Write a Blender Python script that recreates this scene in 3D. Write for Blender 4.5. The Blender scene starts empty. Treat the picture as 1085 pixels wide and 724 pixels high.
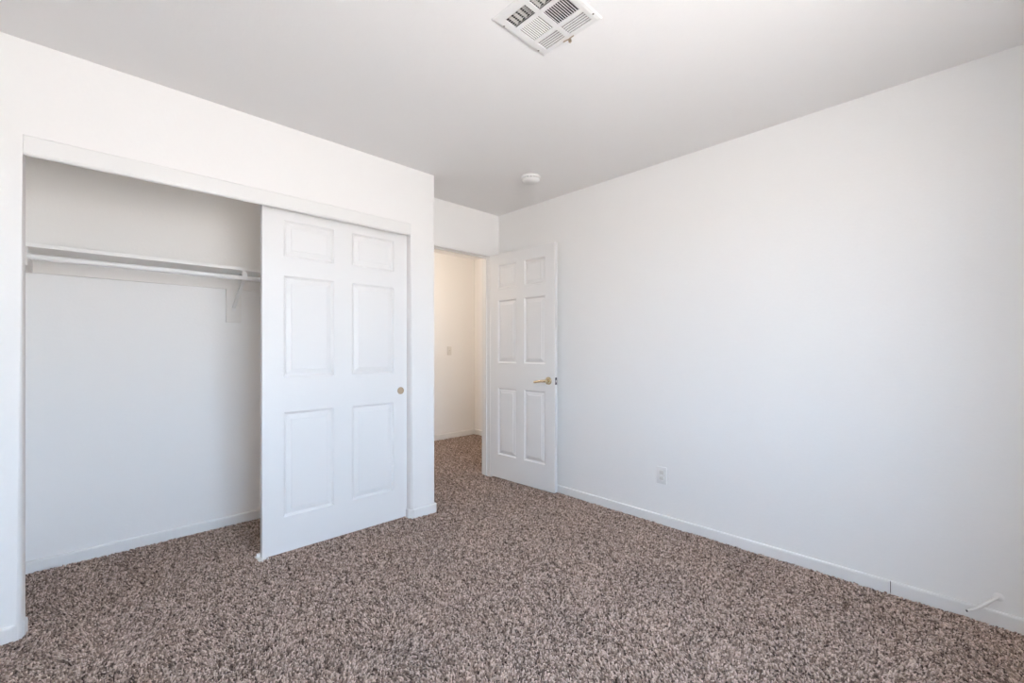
import bpy, bmesh, math
import numpy as np
from mathutils import Vector, Matrix
S = bpy.context.scene
COL = S.collection

# ------------------------------------------------------------------ camera
F_PX = 461.0
th = math.atan(475.5 / 461.0)
CAM = (0.0, 0.0, 1.17)
cd = bpy.data.cameras.new('camera'); cam = bpy.data.objects.new('camera', cd); COL.objects.link(cam)
cd.sensor_fit = 'HORIZONTAL'; cd.sensor_width = 36.0
cd.lens = F_PX / 1085 * 36.0
cd.shift_y = 9.5 / 1085
cd.clip_start = 0.02
cam.location = CAM
cam.rotation_euler = (math.pi / 2, 0, math.atan2(math.sin(th), math.cos(th)) - math.pi / 2)
S.camera = cam

# ------------------------------------------------------------------ view + world
S.view_settings.view_transform = 'Standard'
S.view_settings.look = 'None'
S.view_settings.gamma = 1.0
S.view_settings.use_curve_mapping = False
S.view_settings.exposure = 0.0
S.cycles.use_denoising = True
S.cycles.diffuse_bounces = 16
S.cycles.max_bounces = 18
S.cycles.sample_clamp_indirect = 6.0

SKY_STRENGTH = 16.6
SKY_UP = (0.60, 0.80, 1.06)
SKY_HOR = (0.72, 0.85, 1.0)
GROUND = (0.86, 0.83, 0.81)
W = bpy.data.worlds.new('daylight'); S.world = W; W.use_nodes = True
nt = W.node_tree; nt.nodes.clear()
out = nt.nodes.new('ShaderNodeOutputWorld'); bg = nt.nodes.new('ShaderNodeBackground')
tc = nt.nodes.new('ShaderNodeTexCoord'); sp = nt.nodes.new('ShaderNodeSeparateXYZ'); rmp = nt.nodes.new('ShaderNodeValToRGB')
ma = nt.nodes.new('ShaderNodeMath'); ma.operation = 'MULTIPLY_ADD'; ma.inputs[1].default_value = 0.5; ma.inputs[2].default_value = 0.5
nt.links.new(tc.outputs['Generated'], sp.inputs[0]); nt.links.new(sp.outputs['Z'], ma.inputs[0]); nt.links.new(ma.outputs[0], rmp.inputs[0])
cr = rmp.color_ramp
cr.elements[0].position = 0.0; cr.elements[0].color = (*GROUND, 1)
cr.elements[1].position = 1.0; cr.elements[1].color = (*SKY_UP, 1)
e = cr.elements.new(0.49); e.color = (*GROUND, 1)
e = cr.elements.new(0.51); e.color = (*SKY_HOR, 1)
e = cr.elements.new(0.66); e.color = (*SKY_UP, 1)
nt.links.new(rmp.outputs[0], bg.inputs[0]); bg.inputs[1].default_value = SKY_STRENGTH
nt.links.new(bg.outputs[0], out.inputs[0])

# room measures
CH = 2.44                       # ceiling
XR = 2.775                      # right wall
YC = 2.663                      # closet wall face
YE = 3.044                      # entry wall face
XC = 1.803                      # end of the closet bump
XL, YB = -0.95, -0.50           # left and window walls
FZ = -0.010                     # carpet backing
WX0, WX1, WZ0, WZ1 = -0.02, 1.40, 0.72, 2.08    # window opening
# sky portal in the window opening
pl = bpy.data.lights.new('window_portal', 'AREA'); pl.shape = 'RECTANGLE'; pl.size = WX1 - WX0; pl.size_y = WZ1 - WZ0
pl.cycles.is_portal = True
po = bpy.data.objects.new('window_portal', pl); COL.objects.link(po)
po.location = ((WX0 + WX1) / 2, YB - 0.11, (WZ0 + WZ1) / 2); po.rotation_euler = (math.pi / 2, 0, math.pi)
HALL_LAMP = (2.35, 3.95)
HALL_POWER = 16.0

# ------------------------------------------------------------------ materials
def mat(name, col, rough=0.6, metal=0.0, bump=None, spec=0.5, emit=None):
    m = bpy.data.materials.new(name); m.use_nodes = True
    n = m.node_tree; b = n.nodes['Principled BSDF']
    b.inputs['Base Color'].default_value = (*col, 1); b.inputs['Roughness'].default_value = rough
    b.inputs['Metallic'].default_value = metal; b.inputs['Specular IOR Level'].default_value = spec
    if emit:
        b.inputs['Emission Color'].default_value = (*emit[0], 1); b.inputs['Emission Strength'].default_value = emit[1]
    if bump:
        t = n.nodes.new('ShaderNodeTexCoord'); no = n.nodes.new('ShaderNodeTexNoise'); bu = n.nodes.new('ShaderNodeBump')
        no.inputs['Scale'].default_value = bump[0]; no.inputs['Detail'].default_value = 3
        bu.inputs['Strength'].default_value = bump[1]; bu.inputs['Distance'].default_value = bump[2]
        n.links.new(t.outputs['Object'], no.inputs['Vector']); n.links.new(no.outputs['Fac'], bu.inputs['Height'])
        n.links.new(bu.outputs['Normal'], b.inputs['Normal'])
    return m
M_WALL = mat('wall_paint', (0.92, 0.915, 0.905), 0.75, bump=(70, 0.25, 0.002), spec=0.25)
M_CEIL = mat('ceiling_paint', (0.945, 0.94, 0.935), 0.85, bump=(60, 0.25, 0.002), spec=0.2)
M_TRIM = mat('trim_paint', (0.87, 0.87, 0.86), 0.42, spec=0.4)
M_DOOR = mat('door_paint', (0.87, 0.87, 0.865), 0.40, bump=(35, 0.10, 0.001), spec=0.4)
M_SHELF = mat('shelf_paint', (0.94, 0.935, 0.92), 0.5)
M_CLEAT = mat('cleat_paint', (0.87, 0.855, 0.83), 0.6)
M_ROD = mat('rod_enamel', (0.88, 0.88, 0.88), 0.3)
M_PLASTIC = mat('white_plastic', (0.85, 0.845, 0.83), 0.35)
M_OUTLET = mat('almond_plastic', (0.78, 0.765, 0.73), 0.35)
M_VENT = mat('vent_enamel', (0.84, 0.84, 0.835), 0.35)
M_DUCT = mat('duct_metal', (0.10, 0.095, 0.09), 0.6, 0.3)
M_BLADE = mat('damper_metal', (0.72, 0.70, 0.67), 0.45)
M_SCREW = mat('dull_screw', (0.22, 0.20, 0.18), 0.5, 0.4)
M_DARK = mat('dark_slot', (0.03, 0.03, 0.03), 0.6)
M_BRASS = mat('satin_brass', (0.74, 0.63, 0.44), 0.25, 1.0)
M_PULL = mat('aged_brass', (0.56, 0.46, 0.35), 0.35, 1.0)
M_STEEL = mat('steel', (0.62, 0.62, 0.62), 0.3, 1.0)
M_STEELD = mat('dark_latch_plate', (0.16, 0.15, 0.17), 0.35, 1.0)
M_VINYL = mat('vinyl_frame', (0.8, 0.8, 0.79), 0.4)
M_LAMP = mat('lamp_glass', (0.9, 0.85, 0.75), 0.4, emit=((1.0, 0.74, 0.46), 4.0))
M_GLASS = bpy.data.materials.new('window_glass'); M_GLASS.use_nodes = True
n = M_GLASS.node_tree; n.nodes.clear()
o_ = n.nodes.new('ShaderNodeOutputMaterial'); mx = n.nodes.new('ShaderNodeMixShader'); tr = n.nodes.new('ShaderNodeBsdfTransparent'); gl = n.nodes.new('ShaderNodeBsdfGlossy')
gl.inputs['Roughness'].default_value = 0.02; mx.inputs[0].default_value = 0.06
n.links.new(tr.outputs[0], mx.inputs[1]); n.links.new(gl.outputs[0], mx.inputs[2]); n.links.new(mx.outputs[0], o_.inputs[0])
# carpet yarn: colour of each tuft is its own (heathered yarn)
M_PILE = bpy.data.materials.new('carpet_yarn'); M_PILE.use_nodes = True
n = M_PILE.node_tree; b = n.nodes['Principled BSDF']; at = n.nodes.new('ShaderNodeAttribute'); at.attribute_name = 'yarn'
b.inputs['Roughness'].default_value = 0.95; b.inputs['Specular IOR Level'].default_value = 0.1
n.links.new(at.outputs['Color'], b.inputs['Base Color'])
M_BACK = bpy.data.materials.new('carpet_backing'); M_BACK.use_nodes = True
n = M_BACK.node_tree; b = n.nodes['Principled BSDF']; t = n.nodes.new('ShaderNodeTexCoord'); no = n.nodes.new('ShaderNodeTexNoise'); rp = n.nodes.new('ShaderNodeValToRGB')
no.inputs['Scale'].default_value = 130; no.inputs['Detail'].default_value = 2
rp.color_ramp.elements[0].position = 0.35; rp.color_ramp.elements[0].color = (0.05, 0.038, 0.032, 1)
rp.color_ramp.elements[1].position = 0.65; rp.color_ramp.elements[1].color = (0.20, 0.155, 0.135, 1)
n.links.new(t.outputs['Object'], no.inputs['Vector']); n.links.new(no.outputs['Fac'], rp.inputs[0]); n.links.new(rp.outputs[0], b.inputs['Base Color'])
b.inputs['Roughness'].default_value = 0.95

# ------------------------------------------------------------------ helpers
def bm_new(): return bmesh.new()
def box(bm, x0, x1, y0, y1, z0, z1, bev=0.0, seg=2):
    r = bmesh.ops.create_cube(bm, size=1.0)
    vs = r['verts']
    for v in vs:
        v.co = Vector((x0 + (v.co.x + .5) * (x1 - x0), y0 + (v.co.y + .5) * (y1 - y0), z0 + (v.co.z + .5) * (z1 - z0)))
    if bev > 0:
        es = list({e for v in vs for e in v.link_edges})
        bmesh.ops.bevel(bm, geom=es, offset=bev, segments=seg, profile=0.5, affect='EDGES')
def ring_loft(bm, rings, cap0=True, cap1=True):
    R = [[bm.verts.new(p) for p in r] for r in rings]
    n = len(R[0])
    for a, b_ in zip(R[:-1], R[1:]):
        for i in range(n):
            j = (i + 1) % n
            bm.faces.new((a[i], a[j], b_[j], b_[i]))
    if cap0: bm.faces.new(list(reversed(R[0])))
    if cap1: bm.faces.new(R[-1])
def frame_of(d):
    d = Vector(d).normalized(); up = Vector((0, 0, 1)) if abs(d.z) < .9 else Vector((1, 0, 0))
    u = d.cross(up).normalized(); v = u.cross(d).normalized()
    return u, v
def lathe(bm, prof, origin, axis, seg=32):
    """prof = [(distance along axis, radius)]"""
    a = Vector(axis).normalized(); u, v = frame_of(a); o = Vector(origin)
    rings = [[o + a * d + (u * math.cos(2 * math.pi * k / seg) + v * math.sin(2 * math.pi * k / seg)) * max(r, 1e-5) for k in range(seg)] for d, r in prof]
    ring_loft(bm, rings)
def tube(bm, pts, rad, seg=16):
    pts = [Vector(p) for p in pts]
    rads = rad if isinstance(rad, (list, tuple)) else [rad] * len(pts)
    rings = []
    pu = None
    for i, p in enumerate(pts):
        d = (pts[min(i + 1, len(pts) - 1)] - pts[max(i - 1, 0)]).normalized()
        if pu is None: pu, _ = frame_of(d)
        u = (pu - d * pu.dot(d)).normalized(); v = d.cross(u); pu = u
        rings.append([p + (u * math.cos(2 * math.pi * k / seg) + v * math.sin(2 * math.pi * k / seg)) * rads[i] for k in range(seg)])
    ring_loft(bm, rings)
def obj(name, bm, m, parent=None, smooth=False, loc=None):
    bmesh.ops.recalc_face_normals(bm, faces=bm.faces)
    me = bpy.data.meshes.new(name); bm.to_mesh(me); bm.free()
    for mm in (m if isinstance(m, (list, tuple)) else [m]): me.materials.append(mm)
    if smooth:
        for p in me.polygons: p.use_smooth = True
        try: me.set_sharp_from_angle(angle=math.radians(35))
        except Exception: pass
    o = bpy.data.objects.new(name, me); COL.objects.link(o)
    if parent is not None:
        o.parent = parent
        o.matrix_parent_inverse = Matrix.Translation(-Vector(parent.location)) if parent.rotation_euler.z == 0 else Matrix.Identity(4)
    return o
def tag(o, label, cat, kind=None, group=None):
    o['label'] = label; o['category'] = cat
    if kind: o['kind'] = kind
    if group: o['group'] = group
    return o
def struct(name, bm, m, label, cat, smooth=False):
    return tag(obj(name, bm, m, smooth=smooth), label, cat, 'structure')
def thing(name, loc, label, cat, kind=None, group=None, rz=0.0):
    o = bpy.data.objects.new(name, None); COL.objects.link(o); o.location = loc; o.rotation_euler = (0, 0, rz)
    o.empty_display_size = 0.05
    return tag(o, label, cat, kind, group)

# ------------------------------------------------------------------ setting
FX0, FX1, FY0, FY1 = XL - .1, 3.98, YB - .15, 4.86
bm = bm_new(); box(bm, FX0, FX1, FY0, FY1, FZ - .1, FZ)
struct('floor', bm, M_BACK, 'floor under the brown wall-to-wall carpet', 'floor')
# ceiling with an opening for the register
VX0, VX1, VY0, VY1 = 1.128, 1.384, 0.974, 1.226
bm = bm_new()
xs = [FX0, VX0, VX1, FX1]; ys = [FY0, VY0, VY1, FY1]
for zc in (CH, CH + .12):
    V = [[bm.verts.new((x, y, zc)) for y in ys] for x in xs]
    for i in range(3):
        for j in range(3):
            if (i, j) != (1, 1): bm.faces.new((V[i][j], V[i + 1][j], V[i + 1][j + 1], V[i][j + 1]))
def q(bm, *p): bm.faces.new([bm.verts.new(c) for c in p])
for (a, b_) in (((VX0, VY0), (VX1, VY0)), ((VX1, VY0), (VX1, VY1)), ((VX1, VY1), (VX0, VY1)), ((VX0, VY1), (VX0, VY0)),
                ((FX0, FY0), (FX1, FY0)), ((FX1, FY0), (FX1, FY1)), ((FX1, FY1), (FX0, FY1)), ((FX0, FY1), (FX0, FY0))):
    q(bm, (*a, CH), (*b_, CH), (*b_, CH + .12), (*a, CH + .12))
bmesh.ops.remove_doubles(bm, verts=bm.verts, dist=1e-5)
struct('ceiling', bm, M_CEIL, 'flat matte white ceiling of the room', 'ceiling')

def wall_xz(outline, y0, y1, round_at=(), r=.018):
    """outline in XZ extruded from y0 (room side) to y1; vertical/horizontal front edges listed in round_at get a bullnose"""
    bm = bm_new()
    f = bm.faces.new([bm.verts.new((x, y0, z)) for x, z in outline])
    ex = bmesh.ops.extrude_face_region(bm, geom=[f])
    for v in [g for g in ex['geom'] if isinstance(g, bmesh.types.BMVert)]: v.co.y = y1
    es = []
    for e in bm.edges:
        a, b_ = e.verts[0].co, e.verts[1].co
        if abs(a.y - y0) < 1e-6 and abs(b_.y - y0) < 1e-6:
            for t_ in round_at:
                if t_[0] == 'x' and abs(a.x - t_[1]) < 1e-5 and abs(b_.x - t_[1]) < 1e-5: es.append(e)
                if t_[0] == 'z' and abs(a.z - t_[1]) < 1e-5 and abs(b_.z - t_[1]) < 1e-5: es.append(e)
    if es: bmesh.ops.bevel(bm, geom=es, offset=r, segments=6, profile=0.5, affect='EDGES')
    return bm
OX0, OX1, OZ = -0.198, 1.603, 2.052      # closet opening
bm = wall_xz([(XL, FZ), (OX0, FZ), (OX0, OZ), (OX1, OZ), (OX1, FZ), (XC, FZ), (XC, CH), (XL, CH)], YC, YC + .11,
             (('x', OX0), ('x', OX1), ('x', XC)))
struct('wall_closet', bm, M_WALL, 'white wall around the wide closet opening', 'wall', True)
CBY = 3.412; CLX = -0.262
bm = bm_new(); box(bm, XC - .11, XC, YC + .025, YE + .11, FZ, CH)
struct('wall_closet_side', bm, M_WALL, 'short white return wall between the closet and the bedroom doorway', 'wall')
bm = bm_new(); box(bm, CLX - .1, XC - .11, CBY, CBY + .1, FZ, CH)
struct('wall_closet_back', bm, M_WALL, 'white back wall inside the closet', 'wall')
bm = bm_new(); box(bm, CLX - .1, CLX, YC + .11, CBY, FZ, CH)
struct('wall_closet_left', bm, M_WALL, 'white left end wall inside the closet', 'wall')
# entry wall with door opening
DX0, DX1, DZ = 1.895, 2.683, 2.058
HX0 = 0.9; HX1, HY1 = 3.87, 4.745
bm = wall_xz([(XC, FZ), (DX0, FZ), (DX0, DZ), (DX1, DZ), (DX1, FZ), (HX1, FZ), (HX1, CH), (XC, CH)], YE, YE + .11)
struct('wall_entry', bm, M_WALL, 'white wall with the bedroom doorway', 'wall')
bm = bm_new(); box(bm, XR, XR + .1, YB - .1, YE, FZ, CH)
struct('wall_right', bm, M_WALL, 'long plain white wall on the right', 'wall')
bm = bm_new(); box(bm, XL - .1, XL, YB - .1, YC + .1, FZ, CH)
struct('wall_left', bm, M_WALL, 'white wall on the left behind the camera', 'wall')
bm = bm_new()
for a in ((XL, WX0, FZ, CH), (WX1, XR, FZ, CH), (WX0, WX1, FZ, WZ0), (WX0, WX1, WZ1, CH)): box(bm, a[0], a[1], YB - .12, YB, a[2], a[3])
struct('wall_window', bm, M_WALL, 'white wall with the window behind the camera', 'wall')
# hall
bm = bm_new(); box(bm, HX0 - .1, HX1 + .1, HY1, HY1 + .1, FZ, CH)
struct('wall_hall_far', bm, M_WALL, 'warm lit hallway wall seen through the doorway', 'wall')
bm = bm_new(); box(bm, HX1, HX1 + .1, YE, HY1, FZ, CH)
struct('wall_hall_right', bm, M_WALL, 'hallway end wall beside the door jamb', 'wall')
bm = bm_new(); box(bm, HX0 - .1, HX0, CBY + .1, HY1, FZ, CH); box(bm, HX0 - .1, XC - .11, CBY + .1, CBY + .12, FZ, CH)
struct('wall_hall_left', bm, M_WALL, 'hallway wall out of sight behind the closet', 'wall')

# window
wt = thing('window_1', ((WX0 + WX1) / 2, YB - .06, WZ0), 'white vinyl sliding window behind the camera', 'window', 'structure')
bm = bm_new(); t_ = .045
box(bm, WX0, WX1, YB - .10, YB - .04, WZ0, WZ0 + t_); box(bm, WX0, WX1, YB - .10, YB - .04, WZ1 - t_, WZ1)
box(bm, WX0, WX0 + t_, YB - .10, YB - .04, WZ0 + t_, WZ1 - t_); box(bm, WX1 - t_, WX1, YB - .10, YB - .04, WZ0 + t_, WZ1 - t_)
xm = (WX0 + WX1) / 2; box(bm, xm - .02, xm + .02, YB - .095, YB - .045, WZ0 + t_, WZ1 - t_)
obj('window_frame', bm, M_VINYL, wt)
for a, b_ in ((WX0 + t_, xm - .02), (xm + .02, WX1 - t_)):
    bm = bm_new(); box(bm, a, b_, YB - .072, YB - .068, WZ0 + t_, WZ1 - t_); obj('window_pane', bm, M_GLASS, wt)

# baseboards: swept profile, wall on the left of the walking direction
def baseboard(name, path, label, h=.060, t=.012, mates=None):
    P = [Vector((x, y)) for x, y in path]; n_ = len(P)
    def off(i, d):
        if i == 0: dirs = [P[1] - P[0]]
        elif i == n_ - 1: dirs = [P[-1] - P[-2]]
        else: dirs = [P[i] - P[i - 1], P[i + 1] - P[i]]
        ns = [Vector((k.y, -k.x)).normalized() for k in dirs]
        m_ = sum(ns, Vector((0, 0))).normalized()
        return P[i] + m_ * (d / max(.3, m_.dot(ns[0])))
    prof = [(-.001, FZ), (t, FZ), (t, h - .010), (t - .001, h - .0045), (t - .0035, h - .0012), (t - .007, h), (-.001, h)]
    bm = bm_new()
    ring_loft(bm, [[(*off(i, d), z) for d, z in prof] for i in range(n_)])
    return struct(name, bm, M_TRIM, label, 'baseboard')
baseboard('baseboard_closet_right', [(OX1, YC + .05), (OX1, YC + .024), (OX1 + .024, YC), (XC - .006, YC), (XC, YC + .006), (XC, YE)],
          'short white baseboard wrapping the wall end between closet and doorway')
baseboard('baseboard_closet_left', [(XL, YC), (OX0 - .036, YC), (OX0 - .006, YC + .022), (OX0, YC + .05)],
          'white baseboard wrapping the corner left of the closet opening')
baseboard('baseboard_closet_back', [(CLX, CBY), (XC - .11, CBY)], 'white baseboard along the back wall inside the closet', h=.062)
baseboard('baseboard_closet_end', [(CLX, YC + .11), (CLX, CBY)], 'white baseboard on the left end wall inside the closet', h=.062)
SEAM = 0.245
baseboard('baseboard_right', [(XR, YE), (XR, SEAM - .008)], 'long white baseboard on the right wall from the door to the joint')
baseboard('baseboard_right_near', [(XR, SEAM - .0110), (XR, YB)], 'white baseboard on the right wall, the nearer piece under the cable stub')
bm = bm_new(); box(bm, XR - .0095, XR - .0002, SEAM - .0108, SEAM - .0082, FZ + .012, .056)  # solid dark strip added inside the baseboard gap to darken it
struct('trim_6', bm, M_DARK, 'thin dark strip added in the gap between two baseboard pieces on the right wall', 'joint')
baseboard('baseboard_entry', [(XC, YE), (DX0, YE)], 'tiny white baseboard beside the doorway, left side')
baseboard('baseboard_window', [(XR, YB), (XL, YB)], 'white baseboard under the window behind the camera')
baseboard('baseboard_left', [(XL, YB), (XL, YC)], 'white baseboard on the left wall behind the camera')
baseboard('baseboard_hall_far', [(HX0, HY1), (HX1, HY1)], 'white baseboard on the hallway wall under the light switch', h=.07)
baseboard('baseboard_hall_right', [(HX1, HY1), (HX1, YE + .11)], 'white baseboard on the hallway end wall', h=.07)

# closet header fascia hiding the sliding track
bm = bm_new()
prof = [(YC + .030, OZ - .0005), (YC + .003, OZ - .0005), (YC + .001, OZ - .003), (YC + .001, OZ - .066), (YC + .004, OZ - .075), (YC + .010, OZ - .080), (YC + .017, OZ - .080), (YC + .017, OZ - .010), (YC + .030, OZ - .010)]
ring_loft(bm, [[(x, y, z) for y, z in prof] for x in (OX0 + .001, OX1 - .001)])
struct('trim_1', bm, M_TRIM, 'white header board across the top of the closet opening', 'trim')
# sliding track (steel channel) behind the fascia
bm = bm_new(); box(bm, OX0 + .001, OX1 - .001, YC + .032, YC + .105, OZ - .006, OZ); box(bm, OX0 + .001, OX1 - .001, YC + .066, YC + .069, OZ - .03, OZ - .006)
struct('trim_2', bm, M_STEEL, 'steel sliding track hidden behind the closet header board', 'track')
# door frame of the bedroom doorway
bm = bm_new(); JT = .018
box(bm, DX1 - JT, DX1, YE - .006, YE + .116, FZ, DZ, .002, 1)
box(bm, DX0, DX0 + JT, YE - .006, YE + .116, FZ, DZ, .002, 1)
box(bm, DX0 + JT, DX1 - JT, YE - .006, YE + .116, DZ - JT, DZ, .002, 1)
box(bm, DX1 - JT - .010, DX1 - JT, YE + .040, YE + .075, FZ, DZ - JT - .010, .001, 1)
box(bm, DX0 + JT, DX0 + JT + .010, YE + .040, YE + .075, FZ, DZ - JT - .010, .001, 1)
box(bm, DX0 + JT, DX1 - JT, YE + .040, YE + .075, DZ - JT - .010, DZ - JT, .001, 1)
struct('trim_3', bm, M_TRIM, 'narrow white jamb lining the bedroom doorway', 'door frame')

# ------------------------------------------------------------------ doors
def panel_door(W_, H_, T, cols, rows):
    """six panel door, hinge edge at x=0, face at y=0 (facing -y) and y=T"""
    bm = bm_new()
    xs = sorted([0, W_] + [c for p in cols for c in p]); zs = sorted([0, H_] + [r for p in rows for r in p])
    prof = [(0, 0), (.003, .0050), (.011, .0110), (.016, .0115), (.018, .0095), (.041, .0035), (.0425, .0012)]
    for y0, s in ((0, 1), (T, -1)):
        V = {(i, j): bm.verts.new((x, y0, z)) for i, x in enumerate(xs) for j, z in enumerate(zs)}
        for i in range(len(xs) - 1):
            for j in range(len(zs) - 1):
                c = [V[i, j], V[i + 1, j], V[i + 1, j + 1], V[i, j + 1]]
                if any(abs(xs[i] - a) < 1e-6 and abs(xs[i + 1] - b_) < 1e-6 for a, b_ in cols) and any(abs(zs[j] - a) < 1e-6 and abs(zs[j + 1] - b_) < 1e-6 for a, b_ in rows):
                    prev = c
                    for o_, d in prof[1:]:
                        x0, x1, z0, z1 = xs[i] + o_, xs[i + 1] - o_, zs[j] + o_, zs[j + 1] - o_
                        cur = [bm.verts.new((x, y0 + s * d, z)) for x, z in ((x0, z0), (x1, z0), (x1, z1), (x0, z1))]
                        for k in range(4): bm.faces.new((prev[k], prev[(k + 1) % 4], cur[(k + 1) % 4], cur[k]))
                        prev = cur
                    bm.faces.new(prev)
                else: bm.faces.new(c)
    for (x, z), (x2, z2) in (((0, 0), (W_, 0)), ((W_, 0), (W_, H_)), ((W_, H_), (0, H_)), ((0, H_), (0, 0))):
        # side strips follow the same grid points
        pts = [(a, z) for a in xs] if z == z2 else [(x, c_) for c_ in zs]
        for p, q_ in zip(pts[:-1], pts[1:]):
            bm.faces.new([bm.verts.new(c) for c in ((p[0], 0, p[1]), (q_[0], 0, q_[1]), (q_[0], T, q_[1]), (p[0], T, p[1]))])
    bmesh.ops.remove_doubles(bm, verts=bm.verts, dist=1e-5)
    es = [e for e in bm.edges if len(e.link_faces) == 2 and e.calc_face_angle(0) > 1.5]
    bmesh.ops.bevel(bm, geom=es, offset=.0015, segments=2, profile=.5, affect='EDGES')
    return bm

# closet sliding doors
CW, CHH, CT = .928, 2.036, .034
CCOL = [(.112, .400), (.518, .812)]; CROW = [(.203, .808), (1.012, 1.598), (1.708, 1.920)]
def closet_door(name, x0, y0, label, zb=.004):
    root = thing(name, (x0, y0, zb), label, 'closet door', 'structure')
    o = obj('door_panel', panel_door(CW, CHH - zb, CT, CCOL, [(a, b_) for a, b_ in CROW]), M_DOOR, None); o.parent = root
    return root
d2 = closet_door('door_2', .690, YC + .057 - .0, 'front white six-panel sliding closet door with a round brass finger pull')
bm = bm_new()
lathe(bm, [(0, .0250), (.0020, .0248), (.0034, .0238), (.0034, .0226), (.0022, .0212), (.0008, .0205), (.0005, .012), (.0004, .0)], (.865, 0, .886), (0, -1, 0))
o = obj('finger_pull', bm, M_PULL, None, True); o.parent = d2; o['label'] = 'round aged brass finger pull'
d3 = closet_door('door_3', .712, YC + .057 + .046 - .0, 'rear white sliding closet door hidden behind the front one', .006)
# floor guide
gx = .690
g = thing('floor_guide', (gx, YC + .08, FZ), 'small white plastic floor guide under the left bottom corner of the closet door', 'door guide')
bm = bm_new(); box(bm, gx - .022, gx + .030, YC + .038, YC + .118, FZ, .0035, .001, 1); obj('base_plate', bm, M_PLASTIC, g)
for a in (YC + .0445, YC + .0915):
    bm = bm_new(); box(bm, gx - .018, gx + .018, a, a + .003 + (.006 if a > YC + .05 else .005), .0, .024 if a > YC + .05 else .0065, .001, 2); obj('guide_fin', bm, M_PLASTIC, g)
bm = bm_new(); lathe(bm, [(0, .004), (.0015, .004), (.0022, .002)], (gx + .022, YC + .0435, .0035), (0, 0, 1), 12); obj('screw', bm, M_DARK, g)

# bedroom door, swung open against the right wall
A = Vector((2.667, 3.036)); B = Vector((2.702, 2.290))
dv = (B - A); DW = dv.length; rz = math.atan2(dv.y, dv.x)
d1 = thing('door_1', (A.x, A.y, .012), 'open white six-panel bedroom door with a brass lever', 'door', 'structure', rz=rz)
# local x runs from hinge to latch; local +y points to the right wall? (x=-Y world -> local y = +X world)
def P1(o): o.parent = d1; return o
P1(obj('door_panel', panel_door(DW, 2.036, .035, [(.098, .322), (.416, .646)], [(.212, .818), (1.046, 1.612), (1.718, 1.936)]), M_DOOR))
LS, LZ = DW - .063, .908
def lever(side):
    bm = bm_new()
    y0, s = (0, -1) if side == 'in' else (.035, 1)
    lathe(bm, [(0, .032), (.004, .032), (.008, .029), (.010, .022), (.011, .014)], (LS, y0, LZ), (0, s, 0))
    r = P1(obj('lever_rose', bm, M_BRASS, None, True))
    bm = bm_new(); dep = .048 if side == 'in' else .030
    pts = [(LS, y0 + s * .008, LZ), (LS, y0 + s * dep * .6, LZ), (LS - .003, y0 + s * dep * .9, LZ), (LS - .014, y0 + s * dep, LZ), (LS - .05, y0 + s * dep, LZ - .003), (LS - .09, y0 + s * dep * .98, LZ - .009), (LS - .117, y0 + s * dep * .94, LZ - .013), (LS - .122, y0 + s * dep * .92, LZ - .013)]
    tube(bm, pts, [.011, .011, .0115, .0115, .0095, .009, .0085, .004], 16)
    P1(obj('lever', bm, M_BRASS, None, True))
lever('in'); lever('out')
bm = bm_new(); box(bm, DW - .0005, DW + .0012, .005, .030, LZ - .029, LZ + .029, .0004, 1)
lp = P1(obj('latch_plate', bm, M_STEELD)); lp['label'] = 'dark metal latch plate on the door edge'
bm = bm_new(); ring_loft(bm, [[(DW + .001, .010, z), (DW + .001, .024, z), (DW + .011, .024, z), (DW + .004, .010, z)] for z in (LZ - .010, LZ + .010)])
lb = obj('latch_bolt', bm, M_STEEL); lb.parent = lp
for z in (.20, 1.02, 1.84):
    bm = bm_new(); tube(bm, [(-.003, .040, z - .045), (-.003, .040, z + .045)], .0055, 12); box(bm, -.001, .0015, .004, .036, z - .045, z + .045)
    P1(obj('hinge', bm, M_BRASS))

# ------------------------------------------------------------------ closet shelf, rod, bracket
SZ = 1.668; SF = 3.108
bm = bm_new(); box(bm, CLX + .002, XC - .112, SF, CBY - .001, SZ, SZ + .018, .0025, 2)
tag(obj('closet_shelf', bm, M_SHELF), 'long white painted shelf board across the closet', 'shelf')
bm = bm_new(); box(bm, CLX + .001, XC - .112, CBY - .019, CBY - .0005, SZ - .089, SZ - .0005, .0015, 1)
struct('trim_4', bm, M_CLEAT, 'long off-white cleat on the closet back wall right under the shelf', 'shelf cleat')
bm = bm_new(); box(bm, CLX + .001, CLX + .045, SF + .012, CBY - .019, SZ - .089, SZ - .0005, .0015, 1)
struct('trim_5', bm, M_CLEAT, 'short off-white cleat on the closet left end wall holding the rod socket', 'shelf cleat')
RY, RZ, RR = 3.118, 1.622, .0145
rd = thing('closet_rod', (.72, RY, RZ), 'long white round clothes rod below the closet shelf', 'clothes rod')
bm = bm_new(); tube(bm, [(CLX + .047, RY, RZ), (.4, RY, RZ), (XC - .113, RY, RZ)], RR, 24); obj('rod', bm, M_ROD, rd, True)
bm = bm_new(); lathe(bm, [(0, .021), (.003, .021), (.004, .020), (.004, .0185), (.014, .018), (.014, .0150)], (CLX + .045, RY, RZ), (1, 0, 0), 24); obj('rod_socket', bm, M_PLASTIC, rd, True)
BX = .692
br = thing('shelf_bracket', (BX, CBY - .019, 1.45), 'white metal shelf and rod bracket with diagonal brace in the closet', 'bracket')
bm = bm_new(); box(bm, .648, .735, CBY - .019, CBY - .0005, 1.357, SZ - .0895, .0015, 1); obj('mounting_board', bm, M_CLEAT, br)
bm = bm_new(); box(bm, BX - .010, BX + .010, 3.125, CBY - .0195, SZ - .014, SZ - .0005, .001, 1); obj('bracket_arm', bm, M_ROD, br)
bm = bm_new(); box(bm, BX - .012, BX + .012, CBY - .0225, CBY - .0190, 1.435, 1.475, .001, 1); obj('wall_plate', bm, M_ROD, br)
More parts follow.
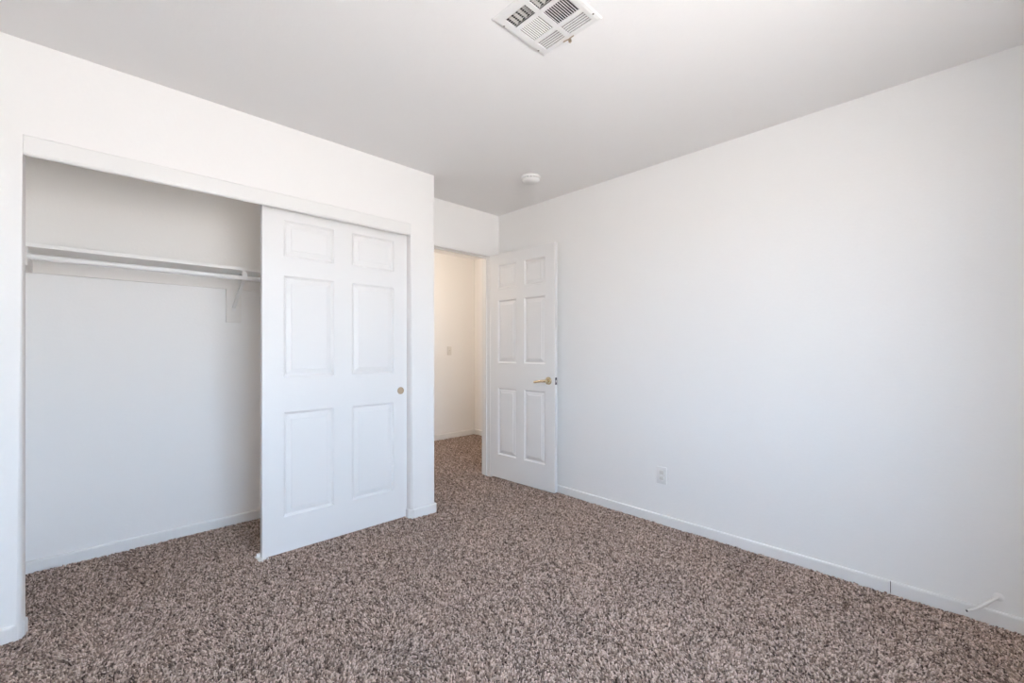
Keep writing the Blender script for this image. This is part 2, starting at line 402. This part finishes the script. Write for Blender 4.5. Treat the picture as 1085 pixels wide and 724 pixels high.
bm = bm_new(); w_ = .009
p0 = Vector((BX, CBY - .020, 1.455)); p1 = Vector((BX, RY + .012, RZ - .006)); dd = (p1 - p0).normalized(); nn = Vector((0, -dd.z, dd.y))
ring_loft(bm, [[p + Vector((sx * w_, 0, 0)) + nn * (sn * .006) for sx, sn in ((-1, -1), (1, -1), (1, 1), (-1, 1))] for p in (p0, p1)])
obj('diagonal_brace', bm, M_ROD, br)
bm = bm_new()
arc = [(RY + math.cos(a) * (RR + .003), RZ + math.sin(a) * (RR + .003)) for a in [math.radians(k) for k in range(-200, 21, 20)]]
inn = [(RY + math.cos(a) * (RR + .0003), RZ + math.sin(a) * (RR + .0003)) for a in [math.radians(k) for k in range(-200, 21, 20)]]
for (a, b_, c, d) in zip(arc[:-1], arc[1:], inn[1:], inn[:-1]):
    ring_loft(bm, [[(x, *a), (x, *b_), (x, *c), (x, *d)] for x in (BX - .014, BX + .014)])
box(bm, BX - .013, BX + .013, RY + .004, RY + .022, RZ + RR + .001, SZ - .012, .002, 1)
box(bm, BX - .013, BX + .013, RY - .020, RY - .0165, RZ + .002, SZ - .012, .001, 1)
obj('rod_hook', bm, M_ROD, br)

# ------------------------------------------------------------------ ceiling register
vx0, vx1, vy0, vy1 = 1.103, 1.402, .950, 1.252
vt = thing('ceiling_vent', ((vx0 + vx1) / 2, (vy0 + vy1) / 2, CH), 'square white metal air vent with six louvred sections in the ceiling', 'vent')
cells = [(1.138, 1.198, 1.108, 1.211, 'c'), (1.216, 1.301, 1.106, 1.210, 'w'), (1.316, 1.374, 1.109, 1.215, 'l'),
         (1.138, 1.198, .982, 1.086, 'c'), (1.216, 1.301, .981, 1.089, 'd'), (1.316, 1.374, .980, 1.087, 'l')]
bm = bm_new()
zf = CH - .007
gx = [1.126, 1.138, 1.198, 1.216, 1.301, 1.316, 1.374, 1.388]; gy = [.966, .981, 1.088, 1.108, 1.211, 1.236]
for z, up in ((zf, 0), (zf + .0015, 1)):
    V = [[bm.verts.new((x, y, z)) for y in gy] for x in gx]
    for i in range(7):
        for j in range(5):
            if i in (1, 3, 5) and j in (1, 3): continue
            bm.faces.new((V[i][j], V[i + 1][j], V[i + 1][j + 1], V[i][j + 1]))
def rect(x0, x1, y0, y1, z): return [(x0, y0, z), (x1, y0, z), (x1, y1, z), (x0, y1, z)]
ring_loft(bm, [rect(gx[0], gx[-1], gy[0], gy[-1], zf), rect(vx0 + .004, vx1 - .004, vy0 + .004, vy1 - .004, zf + .0025), rect(vx0, vx1, vy0, vy1, CH - .0003)], False, False)
for i in (1, 3, 5):
    for j in (1, 3): ring_loft(bm, [rect(gx[i], gx[i + 1], gy[j], gy[j + 1], z) for z in (zf, zf + .004)], False, False)
obj('vent_frame', bm, M_VENT, vt)
def slat(bm, c, axis, length, tilt, w=.0105, th_=.0009):
    # tilt: sign of the horizontal direction the lower edge leans to
    c = Vector(c); a = Vector((1, 0, 0)) if axis == 'x' else Vector((0, 1, 0)); h_ = Vector((0, 1, 0)) if axis == 'x' else Vector((1, 0, 0))
    d = (h_ * (tilt * .72) + Vector((0, 0, -.69))).normalized(); nn = a.cross(d)
    ring_loft(bm, [[c + a * s + d * u * w / 2 + nn * v * th_ / 2 for u, v in ((-1, -1), (1, -1), (1, 1), (-1, 1))] for s in (-length / 2, length / 2)])
def add_slats(c):
    x0, x1, y0, y1, k = c
    along_x = k in 'wd'
    n_ = 11 if along_x else (5 if k == 'l' else 6)
    span = (y1 - y0) if along_x else (x1 - x0)
    for i in range(n_):
        bm = bm_new(); p = (i + .5) * span / n_
        tilt = {'w': 1, 'd': -1, 'l': 1, 'c': -1}[k]
        if along_x: slat(bm, ((x0 + x1) / 2, y0 + p, zf + .0045), 'x', x1 - x0, tilt, w=.0050 if k == 'w' else .0085, th_=.0009 if k == 'w' else .0018)
        else: slat(bm, (x0 + p, (y0 + y1) / 2, zf + .0045), 'y', y1 - y0, tilt, w=.0060 if k == 'l' else .0078, th_=.0010)
        obj('slat', bm, M_VENT, vt)
for c in cells: add_slats(c)
for i in range(10):
    bm = bm_new(); y = .994 + i * .0235; slat(bm, (1.168, y, zf + .018), 'x', .068, 1.0, w=.011); obj('damper_blade', bm, M_BLADE, vt)
bm = bm_new()
ring_loft(bm, [rect(VX0 + .001, VX1 - .001, VY0 + .001, VY1 - .001, z) for z in (CH + .001, CH + .11)], False, True)
obj('duct', bm, M_DUCT, vt)
bm = bm_new(); tube(bm, [(1.386, 1.128, zf - .004), (1.386, 1.100, zf - .007), (1.386, 1.076, zf - .005)], .0022, 8); lathe(bm, [(0, .003), (.004, .0065), (.012, .0065), (.014, .004)], (1.388, 1.098, zf - .006), (.25, -.1, -1), 12)
lv = obj('lever', bm, M_PULL, vt, True); lv['label'] = 'small brass coloured damper lever'
for x, y in ((1.158, 1.238), (1.356, 1.238), (1.356, .961), (1.158, .961)):
    bm = bm_new(); lathe(bm, [(0, .0038), (.0012, .0036), (.002, .0015)], (x, y, zf + .001), (0, 0, -1), 12); obj('screw', bm, M_SCREW, vt)

# ------------------------------------------------------------------ smoke detector
sx, sy = 2.315, 2.19
sd = thing('smoke_detector', (sx, sy, CH), 'round white smoke detector on the ceiling near the far corner', 'smoke detector')
bm = bm_new(); lathe(bm, [(0, .070), (.010, .070), (.014, .068), (.015, .060)], (sx, sy, CH), (0, 0, -1), 48); obj('mounting_base', bm, M_PLASTIC, sd, True)
bm = bm_new(); lathe(bm, [(.012, .056), (.024, .056)], (sx, sy, CH), (0, 0, -1), 48); obj('vent_ring', bm, M_DARK, sd, True)
bm = bm_new()
for k in range(16):
    a = 2 * math.pi * (k + .5) / 16; c_, s_ = math.cos(a), math.sin(a)
    w_ = .006
    ring_loft(bm, [[(sx + c_ * r - s_ * t_, sy + s_ * r + c_ * t_, z) for r, t_ in ((.054, -w_), (.062, -w_), (.062, w_), (.054, w_))] for z in (CH - .013, CH - .021)])
obj('vent_rib', bm, M_PLASTIC, sd)
bm = bm_new(); lathe(bm, [(.019, .058), (.020, .063), (.024, .064), (.032, .060), (.040, .050), (.045, .035), (.047, .015), (.0472, .0)], (sx, sy, CH), (0, 0, -1), 48); obj('cover', bm, M_PLASTIC, sd, True)

# ------------------------------------------------------------------ outlet on the right wall
oy, oz = 1.407, .327
ot = thing('power_outlet', (XR, oy, oz), 'white duplex power outlet low on the right wall', 'outlet')
bm = bm_new(); box(bm, XR - .006, XR - .0002, oy - .0355, oy + .0355, oz - .0575, oz + .0575, .003, 3); obj('cover_plate', bm, M_PLASTIC, ot, True)
for dz in (.0195, -.0195):
    bm = bm_new(); box(bm, XR - .0082, XR - .0050, oy - .0165, oy + .0165, oz + dz - .0140, oz + dz + .0140, .003, 2)
    rc = obj('receptacle', bm, M_OUTLET, ot, True)
    for dy, hh in ((.0065, .0045), (-.0065, .0038)):
        bm = bm_new(); box(bm, XR - .0086, XR - .0078, oy + dy - .0020, oy + dy + .0020, oz + dz + .0025 - hh, oz + dz + .0025 + hh); s_ = obj('slot', bm, M_DARK); s_.parent = rc
        s_.matrix_parent_inverse = Matrix.Translation(-Vector(ot.location))
    bm = bm_new(); lathe(bm, [(0, .0034), (.0008, .0034)], (XR - .0078, oy, oz + dz - .0085), (-1, 0, 0), 12); s_ = obj('slot', bm, M_DARK); s_.parent = rc
    s_.matrix_parent_inverse = Matrix.Translation(-Vector(ot.location))
bm = bm_new(); lathe(bm, [(0, .0035), (.001, .0032), (.0016, .001)], (XR - .006, oy, oz), (-1, 0, 0), 12); obj('screw', bm, M_PLASTIC, ot)

# ------------------------------------------------------------------ cable stub
cy_, cz_ = -.112, .120
cb = thing('cable_stub', (XR, cy_, cz_), 'short white painted cable stub poking out of the right wall above the baseboard', 'cable')
bm = bm_new(); lathe(bm, [(0, .017), (.002, .0165), (.005, .012), (.007, .007)], (XR, cy_, cz_), (-1, 0, 0), 20); obj('wall_bushing', bm, M_WALL, cb, True)
c1 = Vector((XR, cy_, cz_)); c2 = Vector((2.747, -.078, .092)); c3 = Vector((2.735, -.056, .069)); c4 = Vector((2.726, -.036, .056)); c5 = Vector((2.720, -.020, .046))
bm = bm_new(); tube(bm, [c1, c1.lerp(c2, .5) + Vector((0, 0, .001)), c2], .0064, 12); obj('cable', bm, M_PLASTIC, cb, True)
u = (c3 - c2)
bm = bm_new(); tube(bm, [c2 - u * .2, c2 - u * .19, c2 + u * .2, c2 + u * .21, c2 + u * .3, c2 + u * .31, c3, c3 + u * .01], [.004, .0080, .0080, .0064, .0064, .0078, .0078, .004], 12); obj('connector', bm, M_PLASTIC, cb, True)
bm = bm_new(); tube(bm, [c3, c3.lerp(c4, .5), c4, c4.lerp(c5, .6) , c5], [.0066, .0064, .0060, .0050, .0044], 12); obj('cable_end', bm, M_PLASTIC, cb, True)
bm = bm_new(); tube(bm, [c5, c5 + (c5 - c4) * .25], .0042, 8); obj('cable_tip', bm, M_DARK, cb)

# ------------------------------------------------------------------ hall: light switch and lamp
hx, hz = 3.435, 1.165
ls = thing('light_switch', (hx, HY1, hz), 'white light switch on the hallway wall beyond the doorway', 'light switch')
bm = bm_new(); box(bm, hx - .035, hx + .035, HY1 - .006, HY1 - .0002, hz - .0575, hz + .0575, .003, 2); obj('switch_plate', bm, M_OUTLET, ls, True)
bm = bm_new(); box(bm, hx - .006, hx + .006, HY1 - .0075, HY1 - .005, hz - .012, hz + .012, .0008, 1)
ring_loft(bm, [[(x, HY1 - .006, hz - .005), (x, HY1 - .006, hz + .006), (x, HY1 - .018, hz + .011), (x, HY1 - .018, hz + .005)] for x in (hx - .0035, hx + .0035)])
obj('toggle', bm, M_OUTLET, ls)
lx, ly = HALL_LAMP
hl = thing('hall_ceiling_light', (lx, ly, CH), 'round warm dome light on the hallway ceiling, out of sight above the doorway', 'ceiling light')
bm = bm_new(); lathe(bm, [(0, .15), (.012, .15), (.02, .14)], (lx, ly, CH), (0, 0, -1), 40); obj('lamp_base', bm, M_BRASS, hl, True)
bm = bm_new(); lathe(bm, [(.02, .135), (.04, .13), (.065, .10), (.08, .05), (.084, 0)], (lx, ly, CH), (0, 0, -1), 40); obj('lamp_shade', bm, M_LAMP, hl, True)
pt = bpy.data.lights.new('hall_bulb', 'POINT'); pt.energy = HALL_POWER; pt.color = (1.0, .86, .72); pt.shadow_soft_size = .10
pb = bpy.data.objects.new('hall_bulb', pt); COL.objects.link(pb); pb.location = (lx, ly, CH - .20)

# ------------------------------------------------------------------ carpet pile (uncountable: one object)
def pile(regions, pitch=.0064, seed=5):
    rng = np.random.default_rng(seed)
    pts = []
    for x0, x1, y0, y1 in regions:
        gx_, gy_ = np.meshgrid(np.arange(x0 + pitch / 2, x1, pitch), np.arange(y0 + pitch / 2, y1, pitch))
        p = np.stack([gx_.ravel(), gy_.ravel()], 1); p += rng.uniform(-.45, .45, p.shape) * pitch
        pts.append(p[(p[:, 0] > x0 + .002) & (p[:, 0] < x1 - .002) & (p[:, 1] > y0 + .002) & (p[:, 1] < y1 - .002)])
    P = np.concatenate(pts); N = len(P)
    def lowf(scale, k, s):
        r = np.random.default_rng(s); v = np.zeros(N)
        for _ in range(k):
            a = r.uniform(0, 2 * np.pi); f_ = scale * r.uniform(.6, 1.6)
            v += np.sin((P[:, 0] * np.cos(a) + P[:, 1] * np.sin(a)) * f_ * 2 * np.pi + r.uniform(0, 6.28))
        return v / np.sqrt(k / 2)
    l1, l2 = lowf(2.2, 8, 1), lowf(2.2, 8, 2)
    m1, m2 = lowf(22, 12, 3), lowf(22, 12, 4)
    lean = np.stack([l1 * .0026 + m1 * .0014, l2 * .0026 + m2 * .0014], 1) + rng.normal(0, .0022, (N, 2))
    hgt = .0105 + rng.uniform(-.0030, .0030, N) + lowf(30, 12, 7) * .0008
    ang = rng.uniform(0, 2 * np.pi, N); r0 = .0024; 
    rx = rng.uniform(.0030, .0050, N); ry = rng.uniform(.0021, .0032, N)
    V = np.zeros((N, 8, 3), np.float32)
    for k in range(4):
        a = k * np.pi / 2
        for lv_, (hf, rf) in enumerate(((0, .8), (1, 1.0))):
            ex = np.cos(a) * rx * rf; ey = np.sin(a) * ry * rf
            tw = ang + (0.5 if lv_ else 0)
            V[:, k + 4 * lv_, 0] = P[:, 0] + np.cos(tw) * ex - np.sin(tw) * ey + lean[:, 0] * hf
            V[:, k + 4 * lv_, 1] = P[:, 1] + np.sin(tw) * ex + np.cos(tw) * ey + lean[:, 1] * hf
            V[:, k + 4 * lv_, 2] = FZ + hgt * hf + (0 if lv_ == 0 else rng.uniform(-.0012, .0012, N))
    quads = np.array([[0, 1, 5, 4], [1, 2, 6, 5], [2, 3, 7, 6], [3, 0, 4, 7], [4, 5, 6, 7]], np.int32)
    Q = (quads[None] + (np.arange(N, dtype=np.int32) * 8)[:, None, None]).reshape(-1)
    me = bpy.data.meshes.new('carpet_pile')
    me.vertices.add(N * 8); me.vertices.foreach_set('co', V.reshape(-1))
    nf = N * 5
    me.loops.add(nf * 4); me.loops.foreach_set('vertex_index', Q)
    me.polygons.add(nf); me.polygons.foreach_set('loop_start', np.arange(0, nf * 4, 4, dtype=np.int32))
    try: me.polygons.foreach_set('loop_total', np.full(nf, 4, np.int32))
    except Exception: pass
    t = np.clip(rng.beta(1.25, 1.3, N) + .10 * (m1 * .5), 0, 1)[:, None]
    dark = np.array([.065, .043, .034]); mid = np.array([.40, .297, .245]); light = np.array([.78, .63, .55])
    c = np.where(t < .5, dark + (mid - dark) * t * 2, mid + (light - mid) * (t - .5) * 2)
    C = np.ones((N, 8, 4), np.float32); C[:, :, :3] = c[:, None, :]
    ca = me.color_attributes.new('yarn', 'FLOAT_COLOR', 'POINT'); ca.data.foreach_set('color', C.reshape(-1))
    me.update(); me.validate()
    me.materials.append(M_PILE)
    o = bpy.data.objects.new('carpet_pile', me); COL.objects.link(o)
    return tag(o, 'heathered brown cut-pile wall-to-wall carpet', 'carpet', 'stuff')
pile([(XL + .012, XR - .012, YB + .012, YC - .012), (OX0 + .002, OX1 - .002, YC - .012, YC + .11), (CLX + .012, XC - .112, YC + .11, CBY - .012),
      (XC + .012, XR - .012, YC - .012, YE - .012), (DX0 + .02, DX1 - .02, YE - .012, YE + .11), (HX0 + .8, HX1 - .012, YE + .11, HY1 - .012)])
